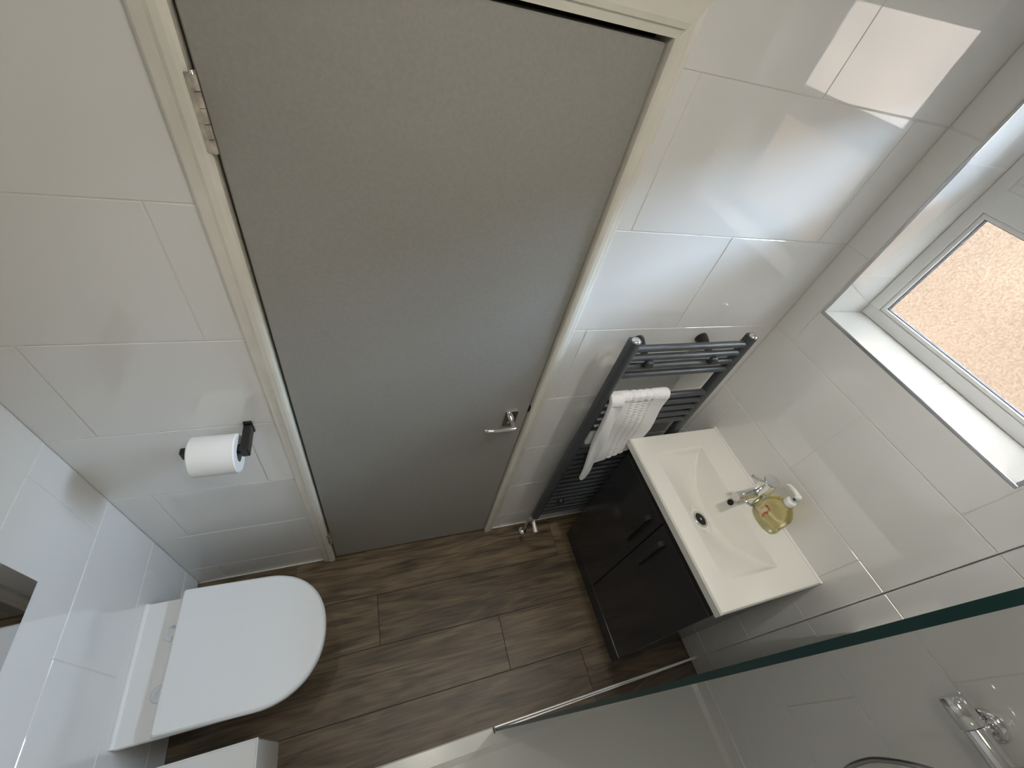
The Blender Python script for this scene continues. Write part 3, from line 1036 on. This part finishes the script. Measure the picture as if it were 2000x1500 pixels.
# valves below the posts
for px in (PX0, PX1):
    vb = MB().cyl((px, PY - .002, RZ0 - .002), (px, PY - .002, RZ0 - .035), .0115, n=16).lathe([(.0135, 0), (.0135, .022)], (px, PY - .002, RZ0 - .056), n=6)
    vb.cyl((px, PY - .002, RZ0 - .05), (px - .0, PY + .02, RZ0 - .06), .010, n=16)
    v_ = vb.build('valve_body', 'chrome', rad)
    MB().cyl((px, PY - .010, RZ0 - .046), (px, PY - .055, RZ0 - .056), .0085, .0115, 18).build('valve_cap', 'alu', v_)
    MB().tube([(px, PY + .018, RZ0 - .058), (px, PY + .026, RZ0 - .075), (px, PY + .028, RZ0 - .11), (px, PY + .028, .002)], .0075, 12).build('valve_pipe', 'chrome', v_)
    MB().lathe([(.022, .001), (.021, .005), (.011, .011), (.008, .012)], (px, PY + .028, 0), n=24).build('pipe_collar', 'chrome', v_)

# towel --------------------------------------------------------------
tw = thing('hand_towel', 'folded white waffle-striped hand towel hanging on the radiator', 'towel', (1.03, -.11, 1.135))


def towel_sheet(xa0, xa1, xb0, xb1, ztop, zb, yf, yb_, bulge, th, name, stripes=()):
    """drapes over the bar: xa at the top, xb at the hem; closed thick sheet"""
    nx, nl = 56, 170
    zc = ztop - .018
    L1 = zc - zb[0]

    def path(a, s):
        # s 0..1 : front hem -> over the bar -> back hem
        zbf = zb[0] + (zb[1] - zb[0]) * a
        if s < .62:
            k = s / .62
            z = zbf + (zc - zbf) * k
            y = yf - bulge * (1 - .85 * a) * (1 - k) ** 1.3 - .004 * math.sin(k * 9 + a * 4)
        elif s < .74:
            k = (s - .62) / .12 * math.pi
            cy, rr = (yf + yb_) / 2, (yb_ - yf) / 2
            y = cy - rr * math.cos(k); z = zc + .018 * math.sin(k)
        else:
            k = (s - .74) / .26
            z = zc - (zc - zbf - .16) * k; y = yb_
        kx = min(1, max(0, (ztop - z) / (ztop - zbf)))
        x0_ = xa0 + (xb0 - xa0) * kx
        x1_ = xa1 + (xb1 - xa1) * kx
        return x0_ + (x1_ - x0_) * a, y, z

    mb = MB()
    P = []
    for i in range(nx + 1):
        col = []
        for j in range(nl + 1):
            a, s = i / nx, j / nl
            x, y, z = path(a, s)
            e = min(a, 1 - a)
            rd = th * math.sqrt(max(0.02, 1 - (1 - min(1, e / .07)) ** 2))
            g = 0.0
            for st in stripes:
                g += .0042 * math.exp(-((a - st) / .016) ** 2)
            if stripes and stripes[0] < a < stripes[-1]:
                g += .0020 * max(0.0, math.sin(s * 270)) ** 4
            # normal direction
            x2, y2, z2 = path(a, min(1, s + .01)); x1_, y1_, z1_ = path(a, max(0, s - .01))
            ty, tz = y2 - y1_, z2 - z1_
            l = math.hypot(ty, tz) or 1
            ny, nz = -tz / l, ty / l
            col.append((x, y, z, ny, nz, rd, g))
        P.append(col)
    out, inn = [], []
    for i in range(nx + 1):
        for j in range(nl + 1):
            x, y, z, ny, nz, rd, g = P[i][j]
            out.append((x, y + ny * (rd - g), z + nz * (rd - g)))
            inn.append((x, y - ny * rd * .3, z - nz * rd * .3))
    mb.v = out + inn
    N = len(out)
    q = lambda i, j: i * (nl + 1) + j
    for i in range(nx):
        for j in range(nl):
            mb.f.append((q(i, j), q(i + 1, j), q(i + 1, j + 1), q(i, j + 1))); mb.sm.append(True)
            mb.f.append((N + q(i, j), N + q(i, j + 1), N + q(i + 1, j + 1), N + q(i + 1, j))); mb.sm.append(True)
    for i in range(nx):
        for j in (0, nl):
            mb.f.append((q(i, j), q(i + 1, j), N + q(i + 1, j), N + q(i, j))); mb.sm.append(True)
    for j in range(nl):
        for i in (0, nx):
            mb.f.append((q(i, j), q(i, j + 1), N + q(i, j + 1), N + q(i, j))); mb.sm.append(True)
    return mb.build(name, 'towel', tw)


towel_sheet(.905, 1.140, .955, 1.168, 1.128, (.745, .82), PY - .0135, PY + .0125, .014, .0075, 'towel_cloth', (.36, .47, .58, .69))
towel_sheet(.902, .952, .935, .990, 1.1275, (.690, .705), PY - .0225, PY - .003, .034, .013, 'towel_fold')

# ------------------------------------------------------------------ toilet roll
hx, hz = -.112, 1.036
hol = thing('toilet_roll_holder', 'matt black toilet roll holder screwed beside the door', 'roll holder', (hx, 0, hz))
MB().box(hx - .010, hx + .010, -.007, 0, hz - .022, hz + .022, .0015).build('wall_plate', 'black', hol)
MB().box(hx - .010, hx + .009, -.086, -.006, hz - .015, hz + .015, .003).build('arm', 'black', hol)
MB().box(hx - .133, hx - .006, -.080, -.066, hz - .007, hz + .007, .002).box(hx - .134, hx - .122, -.082, -.064, hz - .008, hz + .020, .002).build('rod', 'black', hol)
roll = thing('toilet_roll', 'white toilet roll on the black holder', 'toilet roll', (hx - .066, -.073, hz - .013))
rc = (hx - .117, -.073, hz - .0135)
ro_, ri_, rl_ = .050, .0215, .100
mb = MB()
nn = 48
rings = [(ri_ + .0012, 0), (ro_ - .003, 0), (ro_, .003), (ro_, rl_ - .003), (ro_ - .003, rl_), (ri_ + .0012, rl_)]
for r, h in rings:
    for i in range(nn):
        t = 2 * math.pi * i / nn
        mb.v.append((rc[0] + h, rc[1] + r * math.cos(t), rc[2] + r * math.sin(t)))
for k in range(len(rings)):
    k2 = (k + 1) % len(rings)
    for i in range(nn):
        j = (i + 1) % nn
        mb.f.append((k * nn + i, k * nn + j, k2 * nn + j, k2 * nn + i)); mb.sm.append(k == 2)
mb.build('paper', 'paper', roll)
mb = MB()
rings = [(ri_, .0005), (ri_ + .0012, .0005), (ri_ + .0012, rl_ - .0005), (ri_, rl_ - .0005)]
for r, h in rings:
    for i in range(nn):
        t = 2 * math.pi * i / nn
        mb.v.append((rc[0] + h, rc[1] + r * math.cos(t), rc[2] + r * math.sin(t)))
for k in range(4):
    k2 = (k + 1) % 4
    for i in range(nn):
        j = (i + 1) % nn
        mb.f.append((k * nn + i, k * nn + j, k2 * nn + j, k2 * nn + i)); mb.sm.append(k in (1, 3))
mb.build('core', 'card', roll)

# ------------------------------------------------------------------ toilet
TYM = -.366
wc_ = thing('toilet', 'white back-to-wall toilet with a closed D-shaped lid', 'toilet', (-.28, TYM, 0))


def dshape(xb, xf, hw, n=40, rb=.012, xs=None):
    """closed D outline: straight back at xb, straight sides, round front at xf (toward +x)"""
    pts = []
    xs = xf - hw * 1.02 if xs is None else xs
    for i in range(5):
        t = math.pi + (math.pi / 2) * i / 4
        pts.append((xb + rb + rb * math.cos(t), TYM - hw + rb + rb * math.sin(t)))
    for i in range(n + 1):
        t = -math.pi / 2 + math.pi * i / n
        c, s = math.cos(t), math.sin(t)
        e = 2.15
        pts.append((xs + (xf - xs) * abs(c) ** (2 / e), TYM + hw * (abs(s) ** (2 / e)) * (1 if s > 0 else -1)))
    for i in range(5):
        t = math.pi / 2 + (math.pi / 2) * i / 4
        pts.append((xb + rb + rb * math.cos(t), TYM + hw - rb + rb * math.sin(t)))
    return pts


def loft(layers, name, mat, parent, smooth=True):
    mb = MB()
    n = len(layers[0][0])
    for pts, z in layers:
        mb.v += [(x, y, z) for x, y in pts]
    for k in range(len(layers) - 1):
        for i in range(n):
            j = (i + 1) % n
            mb.f.append((k * n + i, k * n + j, (k + 1) * n + j, (k + 1) * n + i)); mb.sm.append(smooth)
    mb.f.append(tuple(reversed(range(n)))); mb.sm.append(False)
    L = (len(layers) - 1) * n
    mb.f.append(tuple(range(L, L + n))); mb.sm.append(False)
    return mb.build(name, mat, parent)


def shrink(p, d):
    cx = sum(q[0] for q in p) / len(p); cy = sum(q[1] for q in p) / len(p)
    return [(q[0] + (cx - q[0]) / max(1e-6, math.hypot(cx - q[0], cy - q[1])) * d, q[1] + (cy - q[1]) / max(1e-6, math.hypot(cx - q[0], cy - q[1])) * d) for q in p]


xb = XL + .0015
loft([(dshape(xb, -.21, .120, rb=.008), 0.0), (dshape(xb, -.20, .126, rb=.008), .02), (dshape(xb, -.18, .135, rb=.008), .12), (dshape(xb, -.10, .160, rb=.008), .24),
      (dshape(xb, -.035, .178, rb=.008), .325), (dshape(xb, -.018, .182, rb=.008), .365), (dshape(xb, -.018, .182, rb=.008), .380), (shrink(dshape(xb, -.018, .182, rb=.008), .004), .386)],
     'pan', 'toilet', wc_)
def skew(p, a=-.030, c=(-.42, -.360)):
    return [(c[0] + (x - c[0]) * math.cos(a) - (y - TYM) * math.sin(a), c[1] + (x - c[0]) * math.sin(a) + (y - TYM) * math.cos(a)) for x, y in p]


so = skew(dshape(-.416, .006, .186, rb=.006))
loft([(shrink(so, .003), .3875), (so, .390), (so, .4025), (shrink(so, .002), .404)], 'seat_ring', 'seat', wc_)
lo = skew(dshape(-.420, .008, .188, rb=.007))
loft([(shrink(lo, .002), .4045), (lo, .4065), (lo, .4160), (shrink(lo, .0015), .4210), (shrink(lo, .004), .4250), (shrink(lo, .0085), .4275)], 'lid', 'seat', wc_)
for dy_ in (-.078, .078):
    MB().lathe([(.023, 0), (.023, .006), (.019, .010), (.012, .013)], (-.432, TYM + dy_, .386), n=28).build('seat_hinge', 'chrome', wc_)
MB().tube([(xb + .003, TYM - .180, .388), (xb + .003, TYM + .180, .388)], .0075, 10).build('sealant', 'silicone', wc_)

# flush plate --------------------------------------------------------
fl = thing('flush_plate', 'polished chrome flush plate on the wall above the toilet', 'flush plate', (XL, -.390, .968))
MB().box(XL + .0005, XL + .009, -.513, -.267, .897, 1.045, .0012).build('plate', 'plate', fl)
MB().box(XL + .009, XL + .0115, -.44, -.385, .945, .997, .0008).build('button', 'plate', fl)
MB().box(XL + .009, XL + .0115, -.383, -.345, .945, .997, .0008).build('button', 'plate', fl)

# ------------------------------------------------------------------ low tiled boxing beside the toilet
bx_ = thing('trim_pipe_boxing', 'low white tiled boxing with thin edge trim beside the toilet', 'boxing', (-.36, -1.0, 0), kind='structure')
QX, QY, QZ = -.187, -.606, .310
MB().box(XL + .001, QX - .002, YB + .001, QY - .002, 0, QZ - .002).build('box_core', 'grout', bx_)


def top_place(a, b, d): return (a, b, QZ + d)


def side_place(a, b, d): return (QX + d, a, b)


def face_place(a, b, d): return (a, QY + d, b)


for (b0_, b1_) in ((-1.2, QY - .003), (YB, -1.2)):
    tile_obj(bx_, top_place, XL + .001, QX - .003, b0_ + .001, b1_ - .001, name='top_tile', proud=.0015, tilt=0)
    for (z0_, z1_) in ((.003, .15), (.15, QZ - .004)):
        tile_obj(bx_, side_place, b0_ + .001, b1_ - .001, z0_ + .001, z1_ - .001, name='side_tile', proud=.0015, tilt=0)
for (z0_, z1_) in ((.003, .15), (.15, QZ - .004)):
    tile_obj(bx_, face_place, XL + .001, QX - .003, z0_ + .001, z1_ - .001, name='end_tile', proud=.0015, tilt=0)
MB().box(XL + .001, QX + .001, QY - .003, QY + .001, QZ - .004, QZ + .0015, .0008).build('edge_trim', 'trim_white', bx_)
MB().box(QX - .003, QX + .001, YB + .002, QY - .003, QZ - .004, QZ + .0015, .0008).build('edge_trim', 'trim_white', bx_)
MB().box(QX - .003, QX + .001, QY - .003, QY + .001, .001, QZ - .004, .0008).build('edge_trim', 'trim', bx_)
